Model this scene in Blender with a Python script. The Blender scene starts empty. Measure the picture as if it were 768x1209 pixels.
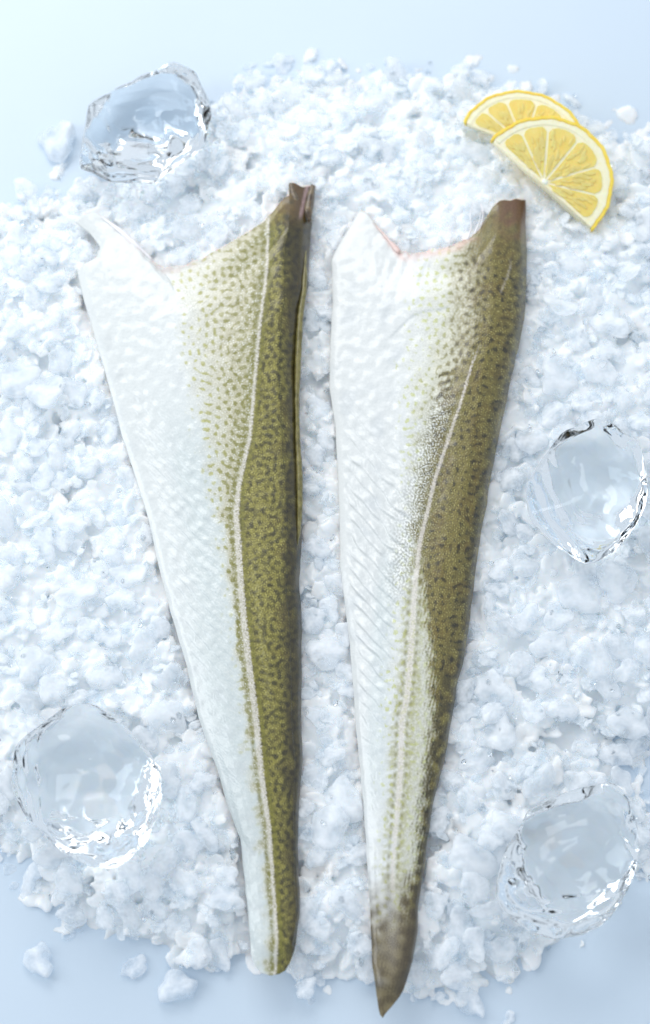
import bpy, bmesh, math, random
import numpy as np
from mathutils import Vector, Matrix, Euler

rng = np.random.default_rng(11)
random.seed(11)
scene = bpy.context.scene
col = scene.collection

# ------------------------------------------------------------------ camera
W, H = 768.0, 1209.0
TILT = math.radians(22)
DIST = 1.4
FRAME_H = 0.6045
CAMPOS = np.array([0.0, -DIST*math.sin(TILT), DIST*math.cos(TILT)])
cd = bpy.data.cameras.new('camera')
cam = bpy.data.objects.new('camera', cd)
col.objects.link(cam)
cam.location = CAMPOS
cam.rotation_euler = (TILT, 0, 0)
cd.sensor_fit = 'VERTICAL'
cd.sensor_height = 36
cd.lens = 36*DIST/FRAME_H
cd.clip_start = 0.01
cd.clip_end = 50
cd.dof.use_dof = True
cd.dof.focus_distance = DIST - 0.040
cd.dof.aperture_fstop = 4.5
scene.camera = cam
RIGHT = np.array([1.0, 0, 0])
UP = np.array([0, math.cos(TILT), math.sin(TILT)])
FWD = np.array([0, math.sin(TILT), -math.cos(TILT)])


def at(px, py, z=0.0):
    """point of the photograph (768 x 1209) -> world point at height z"""
    px = np.asarray(px, float); py = np.asarray(py, float); z = np.asarray(z, float)
    k = FRAME_H/H
    sx = (px-W/2)*k; sy = (H/2-py)*k
    dx = sx
    dy = sy*UP[1]+DIST*FWD[1]
    dz = sy*UP[2]+DIST*FWD[2]
    t = (z-CAMPOS[2])/dz
    return np.stack([CAMPOS[0]+dx*t, CAMPOS[1]+dy*t, z+0*px], -1)


def to_px(x, y, z):
    v = np.stack([x, y, z], -1)-CAMPOS
    d = v@FWD
    k = FRAME_H/H
    return (v@RIGHT)/d*DIST/k+W/2, H/2-(v@UP)/d*DIST/k


# ------------------------------------------------------------------ light
world = bpy.data.worlds.new('World')
scene.world = world
world.use_nodes = True
bg = world.node_tree.nodes['Background']
bg.inputs[0].default_value = (0.83, 0.91, 1.0, 1)
bg.inputs[1].default_value = 0.84


def area(name, loc, target, sx, sy, power, color):
    l = bpy.data.lights.new(name, 'AREA')
    l.shape = 'RECTANGLE'; l.size = sx; l.size_y = sy
    l.energy = power; l.color = color
    o = bpy.data.objects.new(name, l)
    col.objects.link(o)
    o.location = loc
    d = Vector(target)-Vector(loc)
    o.rotation_euler = d.to_track_quat('-Z', 'Y').to_euler()
    return o


area('softbox_lamp', (-0.50, 1.28, 1.20), (-0.1, 0.05, 0), 1.4, 0.9, 16.3, (1.0, 0.985, 0.97))
area('window_lamp', (-1.5, 0.1, 1.0), (0, 0, 0), 0.7, 1.0, 9, (0.93, 0.97, 1.0))

scene.view_settings.view_transform = 'Standard'
scene.view_settings.look = 'None'
scene.view_settings.gamma = 1
scene.view_settings.exposure = 0.0
scene.view_settings.use_curve_mapping = False
cy = scene.cycles
cy.use_denoising = True
cy.max_bounces = 24
cy.transmission_bounces = 20
cy.diffuse_bounces = 12
cy.glossy_bounces = 4
cy.transparent_max_bounces = 12
cy.caustics_refractive = True
cy.caustics_reflective = False
cy.blur_glossy = 0.3
cy.sample_clamp_indirect = 25


# ------------------------------------------------------------------ helpers
def s2l(c):
    c = np.asarray(c, float)/255.0
    return np.where(c <= 0.04045, c/12.92, ((c+0.055)/1.055)**2.4)


def sm(a, b, x):
    t = np.clip((x-a)/(b-a), 0, 1)
    return t*t*(3-2*t)


def pip(px, py, poly):
    inside = np.zeros(np.shape(px), bool)
    n = len(poly)
    for i in range(n):
        x0, y0 = poly[i]; x1, y1 = poly[(i+1) % n]
        if y0 == y1:
            continue
        c = ((y0 > py) != (y1 > py)) & (px < (x1-x0)*(py-y0)/(y1-y0)+x0)
        inside ^= c
    return inside


def pdist(px, py, poly):
    """signed distance in photo pixels, negative inside"""
    d = np.full(np.shape(px), 1e9)
    n = len(poly)
    for i in range(n):
        x0, y0 = poly[i]; x1, y1 = poly[(i+1) % n]
        ex, ey = x1-x0, y1-y0
        L = ex*ex+ey*ey+1e-9
        t = np.clip(((px-x0)*ex+(py-y0)*ey)/L, 0, 1)
        d = np.minimum(d, np.hypot(px-x0-t*ex, py-y0-t*ey))
    return np.where(pip(px, py, poly), -d, d)


def fnoise(shape, lo, hi, seed):
    """band-passed noise: wavelengths lo..hi cells, unit variance"""
    r = np.random.default_rng(seed)
    f = np.fft.rfft2(r.standard_normal(shape))
    ky = np.fft.fftfreq(shape[0])[:, None]; kx = np.fft.rfftfreq(shape[1])[None]
    k = np.hypot(kx, ky)+1e-9
    c = 0.5*(1/lo+1/hi); w = 0.5*abs(1/lo-1/hi)+1e-6
    f *= np.exp(-((k-c)/w)**2)
    a = np.fft.irfft2(f, shape)
    return a/a.std()


def samp(a, x, y):
    h, w = a.shape
    x = np.clip(x, 0, w-1.001); y = np.clip(y, 0, h-1.001)
    xi = x.astype(int); yi = y.astype(int); fx = x-xi; fy = y-yi
    return (a[yi, xi]*(1-fx)*(1-fy)+a[yi, xi+1]*fx*(1-fy)+a[yi+1, xi]*(1-fx)*fy+a[yi+1, xi+1]*fx*fy)


def mesh_np(name, v, f, smooth=True):
    me = bpy.data.meshes.new(name)
    v = np.ascontiguousarray(v, dtype=np.float32); f = np.ascontiguousarray(f, dtype=np.int32)
    me.vertices.add(len(v)); me.vertices.foreach_set('co', v.ravel())
    k = f.shape[1]
    me.loops.add(f.size); me.loops.foreach_set('vertex_index', f.ravel())
    me.polygons.add(len(f)); me.polygons.foreach_set('loop_start', np.arange(0, f.size, k, dtype=np.int32))
    me.update(calc_edges=True)
    me.polygons.foreach_set('use_smooth', np.full(len(f), smooth))
    me.update()
    return me


def link(name, me, mat=None, parent=None, **props):
    o = bpy.data.objects.new(name, me)
    col.objects.link(o)
    if mat is not None and not me.materials:
        me.materials.append(mat)
    if parent is not None:
        o.parent = parent
    for k, v in props.items():
        o[k] = v
    return o


def empty(name, loc, label, cat, group=None):
    o = bpy.data.objects.new(name, None)
    o.empty_display_size = 0.01
    col.objects.link(o)
    o.location = loc
    o['label'] = label; o['category'] = cat
    if group:
        o['group'] = group
    return o


def new_mat(name):
    m = bpy.data.materials.new(name)
    m.use_nodes = True
    nt = m.node_tree
    p = nt.nodes['Principled BSDF']
    return m, nt, p


def tex(nt, kind, scale, **kw):
    tc = nt.nodes.get('Texture Coordinate') or nt.nodes.new('ShaderNodeTexCoord')
    n = nt.nodes.new('ShaderNodeTex'+kind)
    nt.links.new(tc.outputs['Object'], n.inputs['Vector'])
    n.inputs['Scale'].default_value = scale
    for k, v in kw.items():
        n.inputs[k].default_value = v
    return n


def bump(nt, p, src, strength, dist, prev=None):
    b = nt.nodes.new('ShaderNodeBump')
    b.inputs['Strength'].default_value = strength
    b.inputs['Distance'].default_value = dist
    nt.links.new(src, b.inputs['Height'])
    if prev is not None:
        nt.links.new(prev.outputs[0], b.inputs['Normal'])
    nt.links.new(b.outputs[0], p.inputs['Normal'])
    return b


def ramp(nt, src, stops):
    r = nt.nodes.new('ShaderNodeValToRGB')
    nt.links.new(src, r.inputs[0])
    e = r.color_ramp.elements
    while len(e) < len(stops):
        e.new(0.5)
    for i, (pos, c) in enumerate(stops):
        e[i].position = pos
        e[i].color = (*c, 1)
    return r


# ------------------------------------------------------------------ materials
def crushed_mat(name, clear, sss, c0, c1, cs=1.3):
    m, nt, p = new_mat(name)
    n = tex(nt, 'Noise', 38.0, Detail=3.0)
    r = ramp(nt, n.outputs[0], [(0.35, c0), (0.65, c1)])
    nt.links.new(r.outputs[0], p.inputs['Base Color'])
    p.inputs['Roughness'].default_value = 0.30
    p.inputs['IOR'].default_value = 1.31
    p.inputs['Subsurface Weight'].default_value = sss
    p.inputs['Subsurface Radius'].default_value = (0.85, 1.0, 1.15)
    p.inputs['Subsurface Scale'].default_value = 0.009
    p.inputs['Coat Weight'].default_value = 0.25
    p.inputs['Coat Roughness'].default_value = 0.08
    b1 = tex(nt, 'Noise', 200.0 if sss > 0.5 else 2.2, Detail=4.0, Roughness=0.6)
    b = bump(nt, p, b1.outputs[0], 0.3, 0.0006)
    out = nt.nodes['Material Output']
    if clear > 0:
        tr = nt.nodes.new('ShaderNodeBsdfTranslucent'); tr.inputs['Color'].default_value = (0.93, 0.97, 1.0, 1)
        m1 = nt.nodes.new('ShaderNodeMixShader'); m1.inputs[0].default_value = 0.22
        nt.links.new(p.outputs[0], m1.inputs[1]); nt.links.new(tr.outputs[0], m1.inputs[2])
        tp = nt.nodes.new('ShaderNodeBsdfTransparent'); tp.inputs['Color'].default_value = (0.965, 0.98, 0.992, 1)
        # cloudy and clear zones inside each piece
        c = tex(nt, 'Noise', cs, Detail=2.0)
        mr = nt.nodes.new('ShaderNodeMapRange')
        nt.links.new(c.outputs[0], mr.inputs[0])
        mr.inputs[1].default_value = 0.35; mr.inputs[2].default_value = 0.65
        mr.inputs[3].default_value = clear*0.35; mr.inputs[4].default_value = clear*1.5
        m2 = nt.nodes.new('ShaderNodeMixShader')
        nt.links.new(mr.outputs[0], m2.inputs[0])
        nt.links.new(m1.outputs[0], m2.inputs[1]); nt.links.new(tp.outputs[0], m2.inputs[2])
        nt.links.new(m2.outputs[0], out.inputs['Surface'])
    return m


M_FLAKE = crushed_mat('milky_flake_ice', 0.50, 0.0, (0.89, 0.91, 0.93), (0.95, 0.957, 0.965))
M_SHARD = crushed_mat('thin_shard_ice', 0.62, 0.0, (0.87, 0.90, 0.925), (0.95, 0.96, 0.965), 130.0)
M_GRAIN = crushed_mat('fine_crushed_ice', 0.0, 0.85, (0.79, 0.825, 0.845), (0.865, 0.885, 0.895))

M_CLEAR, nt, p = new_mat('clear_ice')
p.inputs['Base Color'].default_value = (0.925, 0.968, 1.0, 1)
p.inputs['Roughness'].default_value = 0.015
p.inputs['IOR'].default_value = 1.38
p.inputs['Transmission Weight'].default_value = 1.0
n = tex(nt, 'Noise', 42.0, Detail=1.0)
bump(nt, p, n.outputs[0], 0.35, 0.003)

M_TABLE, nt, p = new_mat('pale_blue_tabletop')
n = tex(nt, 'Noise', 3.0, Detail=4.0)
r = ramp(nt, n.outputs[0], [(0.3, tuple(s2l((196, 210, 223)))), (0.7, tuple(s2l((203, 216, 228))))])
nt.links.new(r.outputs[0], p.inputs['Base Color'])
p.inputs['Roughness'].default_value = 0.34
p.inputs['IOR'].default_value = 1.40
p.inputs['Coat Weight'].default_value = 0.0
p.inputs['Coat Roughness'].default_value = 0.25
n = tex(nt, 'Noise', 60.0, Detail=3.0)
bump(nt, p, n.outputs[0], 0.05, 0.001)


def skin_mat(name):
    m, nt, p = new_mat(name)
    a = nt.nodes.new('ShaderNodeAttribute'); a.attribute_name = 'pigment'
    n = tex(nt, 'Noise', 900.0, Detail=3.0)
    mr = nt.nodes.new('ShaderNodeMapRange')
    nt.links.new(n.outputs[0], mr.inputs[0])
    mr.inputs[1].default_value = 0.3; mr.inputs[2].default_value = 0.7
    mr.inputs[3].default_value = 0.76; mr.inputs[4].default_value = 1.24
    mx = nt.nodes.new('ShaderNodeVectorMath'); mx.operation = 'SCALE'
    mm = nt.nodes.new('ShaderNodeMix'); mm.data_type = 'FLOAT'
    nt.links.new(a.outputs['Alpha'], mm.inputs[0]); mm.inputs[2].default_value = 1.0; nt.links.new(mr.outputs[0], mm.inputs[3])
    nt.links.new(a.outputs['Color'], mx.inputs[0]); nt.links.new(mm.outputs[0], mx.inputs['Scale'])
    nt.links.new(mx.outputs[0], p.inputs['Base Color'])
    p.inputs['Roughness'].default_value = 0.38
    p.inputs['Subsurface Weight'].default_value = 0.0
    p.inputs['Subsurface Scale'].default_value = 0.002
    p.inputs['Coat Weight'].default_value = 0.5
    p.inputs['Coat Roughness'].default_value = 0.12
    v = tex(nt, 'Noise', 620.0, Detail=2.0)
    b = bump(nt, p, v.outputs[0], 0.45, 0.0005)
    n2 = tex(nt, 'Noise', 170.0, Detail=5.0, Roughness=0.65)
    bump(nt, p, n2.outputs[0], 0.12, 0.0005, b)
    return m


M_SKIN = skin_mat('wet_cod_skin')

M_FLESH, nt, p = new_mat('raw_cod_flesh')
n = tex(nt, 'Noise', 130.0, Detail=4.0)
r = ramp(nt, n.outputs[0], [(0.3, tuple(s2l((216, 200, 194)))), (0.6, tuple(s2l((232, 226, 220))))])
nt.links.new(r.outputs[0], p.inputs['Base Color'])
p.inputs['Roughness'].default_value = 0.3
p.inputs['Subsurface Weight'].default_value = 0.5
p.inputs['Subsurface Scale'].default_value = 0.004
bump(nt, p, n.outputs[0], 0.4, 0.001)


def simple(name, c0, c1, scale, rough, sss=0.0, trans=0.0, bumpd=0.0006, bstr=0.4, coat=0.0):
    m, nt, p = new_mat(name)
    n = tex(nt, 'Noise', scale, Detail=4.0, Roughness=0.6)
    r = ramp(nt, n.outputs[0], [(0.32, tuple(s2l(c0))), (0.68, tuple(s2l(c1)))])
    nt.links.new(r.outputs[0], p.inputs['Base Color'])
    p.inputs['Roughness'].default_value = rough
    p.inputs['Subsurface Weight'].default_value = sss
    p.inputs['Subsurface Scale'].default_value = 0.004
    p.inputs['Transmission Weight'].default_value = trans
    p.inputs['Coat Weight'].default_value = coat
    p.inputs['Coat Roughness'].default_value = 0.12
    bump(nt, p, n.outputs[0], bstr, bumpd)
    return m


M_FIN = simple('dark_fin_skin', (64, 50, 40), (128, 112, 84), 260, 0.35, 0.1, coat=0.3)
M_FINO = simple('olive_fin_skin', (88, 82, 40), (142, 134, 80), 260, 0.35, 0.1, coat=0.3)
M_MEMB = simple('pink_membrane', (220, 180, 170), (236, 222, 216), 200, 0.3, 0.0, 0.0)
M_WHITEMEMB = simple('white_membrane', (226, 220, 222), (240, 240, 242), 200, 0.3, 0.0, 0.0)
M_RIND = simple('lemon_rind', (246, 208, 70), (250, 220, 104), 420, 0.4, 0.4, 0, 0.0004, 0.4, 0.1)
M_PITH = simple('lemon_pith', (241, 231, 188), (246, 239, 212), 300, 0.5, 0.1)
M_PULP = simple('lemon_pulp', (234, 204, 98), (241, 217, 126), 160, 0.16, 0.35, 0.0, 0.0006, 0.25, 0.6)
M_VES = simple('lemon_vesicle', (237, 210, 110), (243, 221, 134), 300, 0.12, 0.2, 0.0, 0.0005, 0.3, 0.5)
M_SEED = simple('lemon_core', (250, 246, 226), (252, 250, 240), 300, 0.35, 0.3)

# ------------------------------------------------------------------ outlines read off the photograph
L_LEFT = [(88, 262), (108, 277), (119, 292), (111, 309), (91, 319), (99, 354), (113, 400), (126, 446), (145, 517), (163, 572),
          (176, 616), (188, 670), (203, 727), (221, 787), (234, 846), (256, 906), (273, 962), (284, 990), (288, 1030), (294, 1091), (297, 1129)]
L_TOP = [(88, 262), (96, 254), (111, 250), (126, 258), (142, 271), (160, 288), (176, 304), (190, 317), (217, 315), (240, 305), (262, 294), (288, 277),
         (313, 261), (330, 241), (342, 230), (341, 217), (348, 217), (357, 222), (366, 219), (373, 219)]
L_RIGHT = [(373, 219), (369, 254), (365, 304), (364, 337), (358, 367), (355, 408), (353, 433), (355, 520), (358, 589), (356, 646),
           (354, 676), (357, 745), (356, 850), (358, 893), (353, 957), (352, 1022), (355, 1080), (348, 1122)]
L_BOT = [(297, 1129), (302, 1141), (309, 1149), (320, 1152), (330, 1150), (337, 1146), (343, 1136), (348, 1122)]

R_LEFT = [(424, 249), (413, 268), (401, 287), (391, 307), (393, 357), (390, 412), (389, 457), (396, 503), (398, 540), (401, 610),
          (402, 670), (407, 712), (413, 760), (417, 805), (420, 850), (425, 906), (430, 957), (434, 1022), (438, 1091), (440, 1142), (447, 1190)]
R_TOP = [(424, 249), (432, 251), (440, 260), (449, 270), (458, 281), (466, 291), (474, 300), (484, 301), (495, 299), (512, 295), (528, 291), (543, 287),
         (556, 281), (568, 268), (576, 253), (583, 242), (590, 237), (604, 236), (621, 236)]
R_RIGHT = [(621, 236), (623, 303), (621, 360), (619, 378), (610, 420), (597, 478), (588, 520), (581, 559), (575, 595), (569, 625), (565, 655),
           (560, 688), (556, 724), (551, 757), (547, 784), (539, 810), (534, 848), (524, 902), (511, 953), (505, 992), (501, 1030), (494, 1065),
           (494, 1095), (488, 1134), (477, 1168)]
R_BOT = [(447, 1190), (449, 1198), (452, 1202), (456, 1196), (464, 1187), (472, 1177), (477, 1168)]
POLY_L = L_TOP+L_RIGHT[1:]+L_BOT[::-1][1:]+L_LEFT[::-1][1:-1]
POLY_R = R_TOP+R_RIGHT[1:]+R_BOT[::-1][1:]+R_LEFT[::-1][1:-1]

CUBES = {
    'tl': [(205, 71), (230, 83), (246, 112), (251, 137), (242, 172), (217, 190), (180, 219), (133, 216), (92, 200), (97, 166), (105, 122), (136, 106), (177, 87)],
    'r': [(701, 492), (720, 494), (757, 520), (767, 563), (767, 595), (752, 621), (729, 653), (694, 671), (660, 651), (620, 611), (619, 574), (636, 546), (666, 507)],
    'bl': [(93, 824), (118, 831), (139, 857), (175, 882), (195, 912), (191, 959), (175, 997), (159, 1009), (137, 1027), (107, 1027), (68, 1002), (30, 967), (11, 937), (14, 879), (52, 849)],
    'br': [(725, 922), (744, 941), (750, 962), (757, 1003), (751, 1035), (722, 1090), (690, 1103), (657, 1113), (622, 1098), (595, 1081), (579, 1062), (592, 1008), (618, 976), (622, 954), (668, 935), (706, 924)],
}
PILE = [(-120, 255), (0, 250), (50, 225), (110, 195), (190, 170), (250, 115), (290, 88), (360, 78), (430, 84), (500, 78), (560, 88), (640, 110), (700, 140),
        (740, 150), (900, 190), (900, 860), (800, 875), (735, 880), (755, 930), (800, 975), (800, 1005), (735, 1035), (690, 1080), (640, 1120), (600, 1150), (560, 1160), (500, 1170),
        (420, 1160), (370, 1158), (300, 1122), (240, 1140), (180, 1120), (90, 1085), (40, 1060), (25, 1015), (-20, 990), (-120, 990)]

# ------------------------------------------------------------------ tabletop
bm = bmesh.new()
bmesh.ops.create_grid(bm, x_segments=8, y_segments=8, size=1.0)
for v in bm.verts:
    v.co.x *= 3.0; v.co.y *= 3.0
me = bpy.data.meshes.new('tabletop'); bm.to_mesh(me); bm.free()
link('tabletop', me, M_TABLE, kind='structure')

# ------------------------------------------------------------------ ice bed height field on a 1 mm grid
GX0, GX1, GY0, GY1, GS = -0.30, 0.30, -0.40, 0.42, 0.001
gx = np.arange(GX0, GX1, GS); gy = np.arange(GY0, GY1, GS)
GXX, GYY = np.meshgrid(gx, gy)
PXX, PYY = to_px(GXX, GYY, np.full_like(GXX, 0.008))
sd_pile = pdist(PXX, PYY, PILE)
PXF, PYF = to_px(GXX, GYY, np.full_like(GXX, 0.018))
sd_fish = np.minimum(pdist(PXF, PYF, POLY_L), pdist(PXF, PYF, POLY_R))
sd_cube = np.full_like(GXX, 1e9)
for c in CUBES.values():
    sd_cube = np.minimum(sd_cube, pdist(PXF, PYF, c))
lump = fnoise(GXX.shape, 60, 25, 3)*0.0014+fnoise(GXX.shape, 22, 12, 4)*0.0004
edge_n = fnoise(GXX.shape, 40, 20, 5)*9
prof = np.clip(1-sm(-100, 4, sd_pile+edge_n), 0, 1)**0.75
BED = prof*0.0135+lump*prof-(1-prof)*0.0015
BED = np.where(prof <= 0.001, -0.004, BED)
BED -= 0.003*sm(5, -12, sd_fish)*prof
st = 3
bz = BED[::st, ::st]; bx = GXX[::st, ::st]; by = GYY[::st, ::st]
ny, nx = bz.shape
idx = np.arange(nx*ny).reshape(ny, nx)
q = np.stack([idx[:-1, :-1], idx[:-1, 1:], idx[1:, 1:], idx[1:, :-1]], -1).reshape(-1, 4)
zf = bz.ravel()
q = q[(zf[q].max(1) > -0.0005)]
used = np.unique(q); remap = np.full(nx*ny, -1); remap[used] = np.arange(len(used))
bv = np.stack([bx, by, bz], -1).reshape(-1, 3)[used]; bf = remap[q]
bv2 = bv.copy(); bv2[:, 2] = -0.006
e = np.concatenate([bf[:, [0, 1]], bf[:, [1, 2]], bf[:, [2, 3]], bf[:, [3, 0]]])
key = set(map(tuple, e.tolist()))
bd = np.array([p_ for p_ in key if (p_[1], p_[0]) not in key])
nb = len(bv)
sidef = np.stack([bd[:, 1], bd[:, 0], bd[:, 0]+nb, bd[:, 1]+nb], -1)
BEDV = np.concatenate([bv, bv2]); BEDF = np.concatenate([bf, bf[:, ::-1]+nb, sidef])

HF = BED.copy()


def hf_window(x, y, r):
    i0 = max(int((x-r-GX0)/GS), 0); i1 = min(int((x+r-GX0)/GS)+2, len(gx))
    j0 = max(int((y-r-GY0)/GS), 0); j1 = min(int((y+r-GY0)/GS)+2, len(gy))
    return i0, i1, j0, j1


def drop(x, y, r, thick, sink=0.35, cap=None):
    i0, i1, j0, j1 = hf_window(x, y, r)
    if i1-i0 < 2 or j1-j0 < 2:
        return None
    sub = HF[j0:j1, i0:i1]
    m = (GXX[j0:j1, i0:i1]-x)**2+(GYY[j0:j1, i0:i1]-y)**2 < (r*0.8)**2
    if not m.any():
        return None
    z = np.percentile(np.maximum(sub[m], 0), 70)+thick*(0.5-sink)
    if cap is not None:
        z = min(z, cap)
    sub[m] = np.maximum(sub[m], z+thick*0.32)
    return z


# ------------------------------------------------------------------ ice flake shapes
def flake_shape(seed, n=14, chunky=0.0):
    """broken plate of ice, unit radius: lobed outline, soft broken rim, uneven faces"""
    r = np.random.default_rng(seed)
    a = np.linspace(0, 2*np.pi, n, endpoint=False)+r.uniform(-0.12, 0.12, n)
    rad = 0.82+0.12*np.cos(2*a+r.uniform(0, 6))*r.uniform(0.3, 1.2)+0.09*np.cos(3*a+r.uniform(0, 6))+0.05*np.cos(5*a+r.uniform(0, 6))+r.uniform(-0.11, 0.11, n)
    k = r.integers(0, n)
    rad[k] *= r.uniform(0.6, 0.85)
    asp = r.uniform(0.62, 1.0)
    t = r.uniform(0.07, 0.13)+chunky*r.uniform(0.04, 0.12)
    bend = r.uniform(-0.25, 0.25)
    rows = []
    tilt_x, tilt_y = r.uniform(-0.25, 0.25, 2)
    for (f, z, j) in ((0.5, 1.25, 0.10), (0.86, 0.95, 0.06), (1.0, 0.3, 0.03), (0.95, -0.45, 0.04), (0.74, -1.0, 0.05)):
        rr = rad*f*(1+r.uniform(-j, j, n))
        x = rr*np.cos(a); y = rr*np.sin(a)*asp
        zz = z*t+r.uniform(-0.1, 0.1, n)*t*1.4
        zz = zz+(x*tilt_x+y*tilt_y)*(1 if z > 0 else -1)*0.45
        rows.append(np.stack([x, y, zz+bend*(x*x-0.2)], -1))
    top = np.array([[r.uniform(-.1, .1), r.uniform(-.1, .1), t*1.05-bend*0.2]])
    bot = np.array([[0, 0, -t*1.1-bend*0.2]])
    v = np.concatenate(rows+[top, bot])
    F = []
    m = len(rows)
    for k in range(m-1):
        for i in range(n):
            j = (i+1) % n
            a0, b0, a1, b1 = k*n+i, k*n+j, (k+1)*n+i, (k+1)*n+j
            F += [(a0, a1, b1), (a0, b1, b0)]
    for i in range(n):
        j = (i+1) % n
        F.append((m*n, i, j)); F.append((m*n+1, (m-1)*n+j, (m-1)*n+i))
    return v, np.array(F)


def subdivide(v, f, lvl=1):
    me = mesh_np('tmp', v, f)
    o = bpy.data.objects.new('tmp', me); col.objects.link(o)
    s = o.modifiers.new('s', 'SUBSURF'); s.levels = lvl; s.render_levels = lvl
    dg = bpy.context.evaluated_depsgraph_get()
    e = o.evaluated_get(dg).to_mesh()
    vv = np.empty(len(e.vertices)*3, np.float32); e.vertices.foreach_get('co', vv)
    ff = np.empty(len(e.loops), np.int32); e.loops.foreach_get('vertex_index', ff)
    ff = ff.reshape(-1, 4)
    o.evaluated_get(dg).to_mesh_clear()
    bpy.data.objects.remove(o); bpy.data.meshes.remove(me)
    return vv.reshape(-1, 3).astype(float), ff


SHAPES = [flake_shape(100+i, 19, 0.0 if i % 3 else 0.8) for i in range(30)]
SMALL = [flake_shape(300+i, 10, 0.1+0.4*(i % 2)) for i in range(24)]
FLAKE_MESH = []
for v, f in SHAPES:
    vv, ff = subdivide(v, f, 1)
    me = mesh_np('ice_flake', vv, ff)
    me.materials.append(M_FLAKE)
    FLAKE_MESH.append(me)


def rotm(tilt, az, spin):
    return np.array(Matrix.Rotation(az, 3, 'Z')@Matrix.Rotation(tilt, 3, 'X')@Matrix.Rotation(spin, 3, 'Z'))


# ------------------------------------------------------------------ fine and middle crushed ice, one mass
RIMZ = 0.0190


def near_val(arr, x, y):
    i = int((x-GX0)/GS); j = int((y-GY0)/GS)
    if 0 <= i < len(gx) and 0 <= j < len(gy):
        return arr[j, i]
    return 1e9


SDP = sd_pile+edge_n
VV, FF = [], []
off = 0
for k in range(15000):
    x = rng.uniform(-0.235, 0.235); y = rng.uniform(-0.35, 0.36)
    d = near_val(SDP, x, y)
    if d > 14 or (d > -6 and rng.random() < 0.65):
        continue
    df = near_val(sd_fish, x, y)
    if df < -8 or near_val(sd_cube, x, y) < -10:
        continue
    big = rng.random()
    r = (rng.uniform(0.0025, 0.0055) if big < 0.5 else rng.uniform(0.0055, 0.0095))
    if len(VV) > 5200:
        break
    v, f = SMALL[rng.integers(len(SMALL))]
    cap = None
    if df < 14:
        cap = 0.0172 if df > 0 else 0.0150
    z = drop(x, y, r, r*0.30, 0.75, cap)
    if z is None:
        continue
    R = rotm(abs(rng.normal(0, 0.34)), rng.uniform(0, 6.28), rng.uniform(0, 6.28))
    sc = np.array([1, rng.uniform(0.75, 1), rng.uniform(0.8, 1.3)])
    VV.append(((v*sc*r)@R.T)+[x, y, z]); FF.append(f+off); off += len(v)
gv = np.concatenate(VV); gf = np.concatenate(FF)
bt = np.concatenate([BEDF[:, [0, 1, 2]], BEDF[:, [0, 2, 3]]])
me = mesh_np('crushed_ice_pile', np.concatenate([gv, BEDV]), np.concatenate([gf, bt+len(gv)]))
o = bpy.data.objects.new('tmp', me); col.objects.link(o)
rm = o.modifiers.new('r', 'REMESH'); rm.mode = 'VOXEL'; rm.voxel_size = 0.00085; rm.use_smooth_shade = True
sm_ = o.modifiers.new('s', 'SMOOTH'); sm_.iterations = 1; sm_.factor = 0.5
dg = bpy.context.evaluated_depsgraph_get()
me2 = bpy.data.meshes.new_from_object(o.evaluated_get(dg))
bpy.data.objects.remove(o); bpy.data.meshes.remove(me)
# drop what lies under the tabletop
bm = bmesh.new(); bm.from_mesh(me2)
bmesh.ops.delete(bm, geom=[v for v in bm.verts if v.co.z < -0.0022], context='VERTS')
bm.to_mesh(me2); bm.free()
me2.name = 'crushed_ice_pile'
me2.polygons.foreach_set('use_smooth', np.full(len(me2.polygons), True))
print('pile faces', len(me2.polygons))
link('crushed_ice_pile', me2, M_GRAIN, kind='stuff', label='white crushed ice heaped on the tabletop under the fillets', category='crushed ice')
print('grains', len(VV))

# thin broken shards over the heap, too many and too small to pick out
VV, FF, off, k = [], [], 0, 0
while len(VV) < 2600 and k < 40000:
    k += 1
    x = rng.uniform(-0.225, 0.225); y = rng.uniform(-0.335, 0.345)
    d = near_val(SDP, x, y)
    if d > 16 or (d > -4 and rng.random() < 0.7):
        continue
    df = near_val(sd_fish, x, y)
    if df < 3 or near_val(sd_cube, x, y) < -6:
        continue
    r = rng.uniform(0.0026, 0.0060)
    z = drop(x, y, r, r*0.16, 0.2, 0.0172 if df < 16 else None)
    if z is None:
        continue
    v, f = SMALL[rng.integers(len(SMALL))]
    R = rotm(abs(rng.normal(0, 0.38)), rng.uniform(0, 6.28), rng.uniform(0, 6.28))
    VV.append(((v*np.array([1, rng.uniform(0.6, 1), 0.75])*r)@R.T)+[x, y, z]); FF.append(f+off); off += len(v)
link('crushed_ice_shards', mesh_np('crushed_ice_shards', np.concatenate(VV), np.concatenate(FF), False), M_SHARD, kind='stuff',
     label='thin translucent ice shards scattered through the heap', category='crushed ice')

# ------------------------------------------------------------------ 300 ice flakes, each a thing


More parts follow.
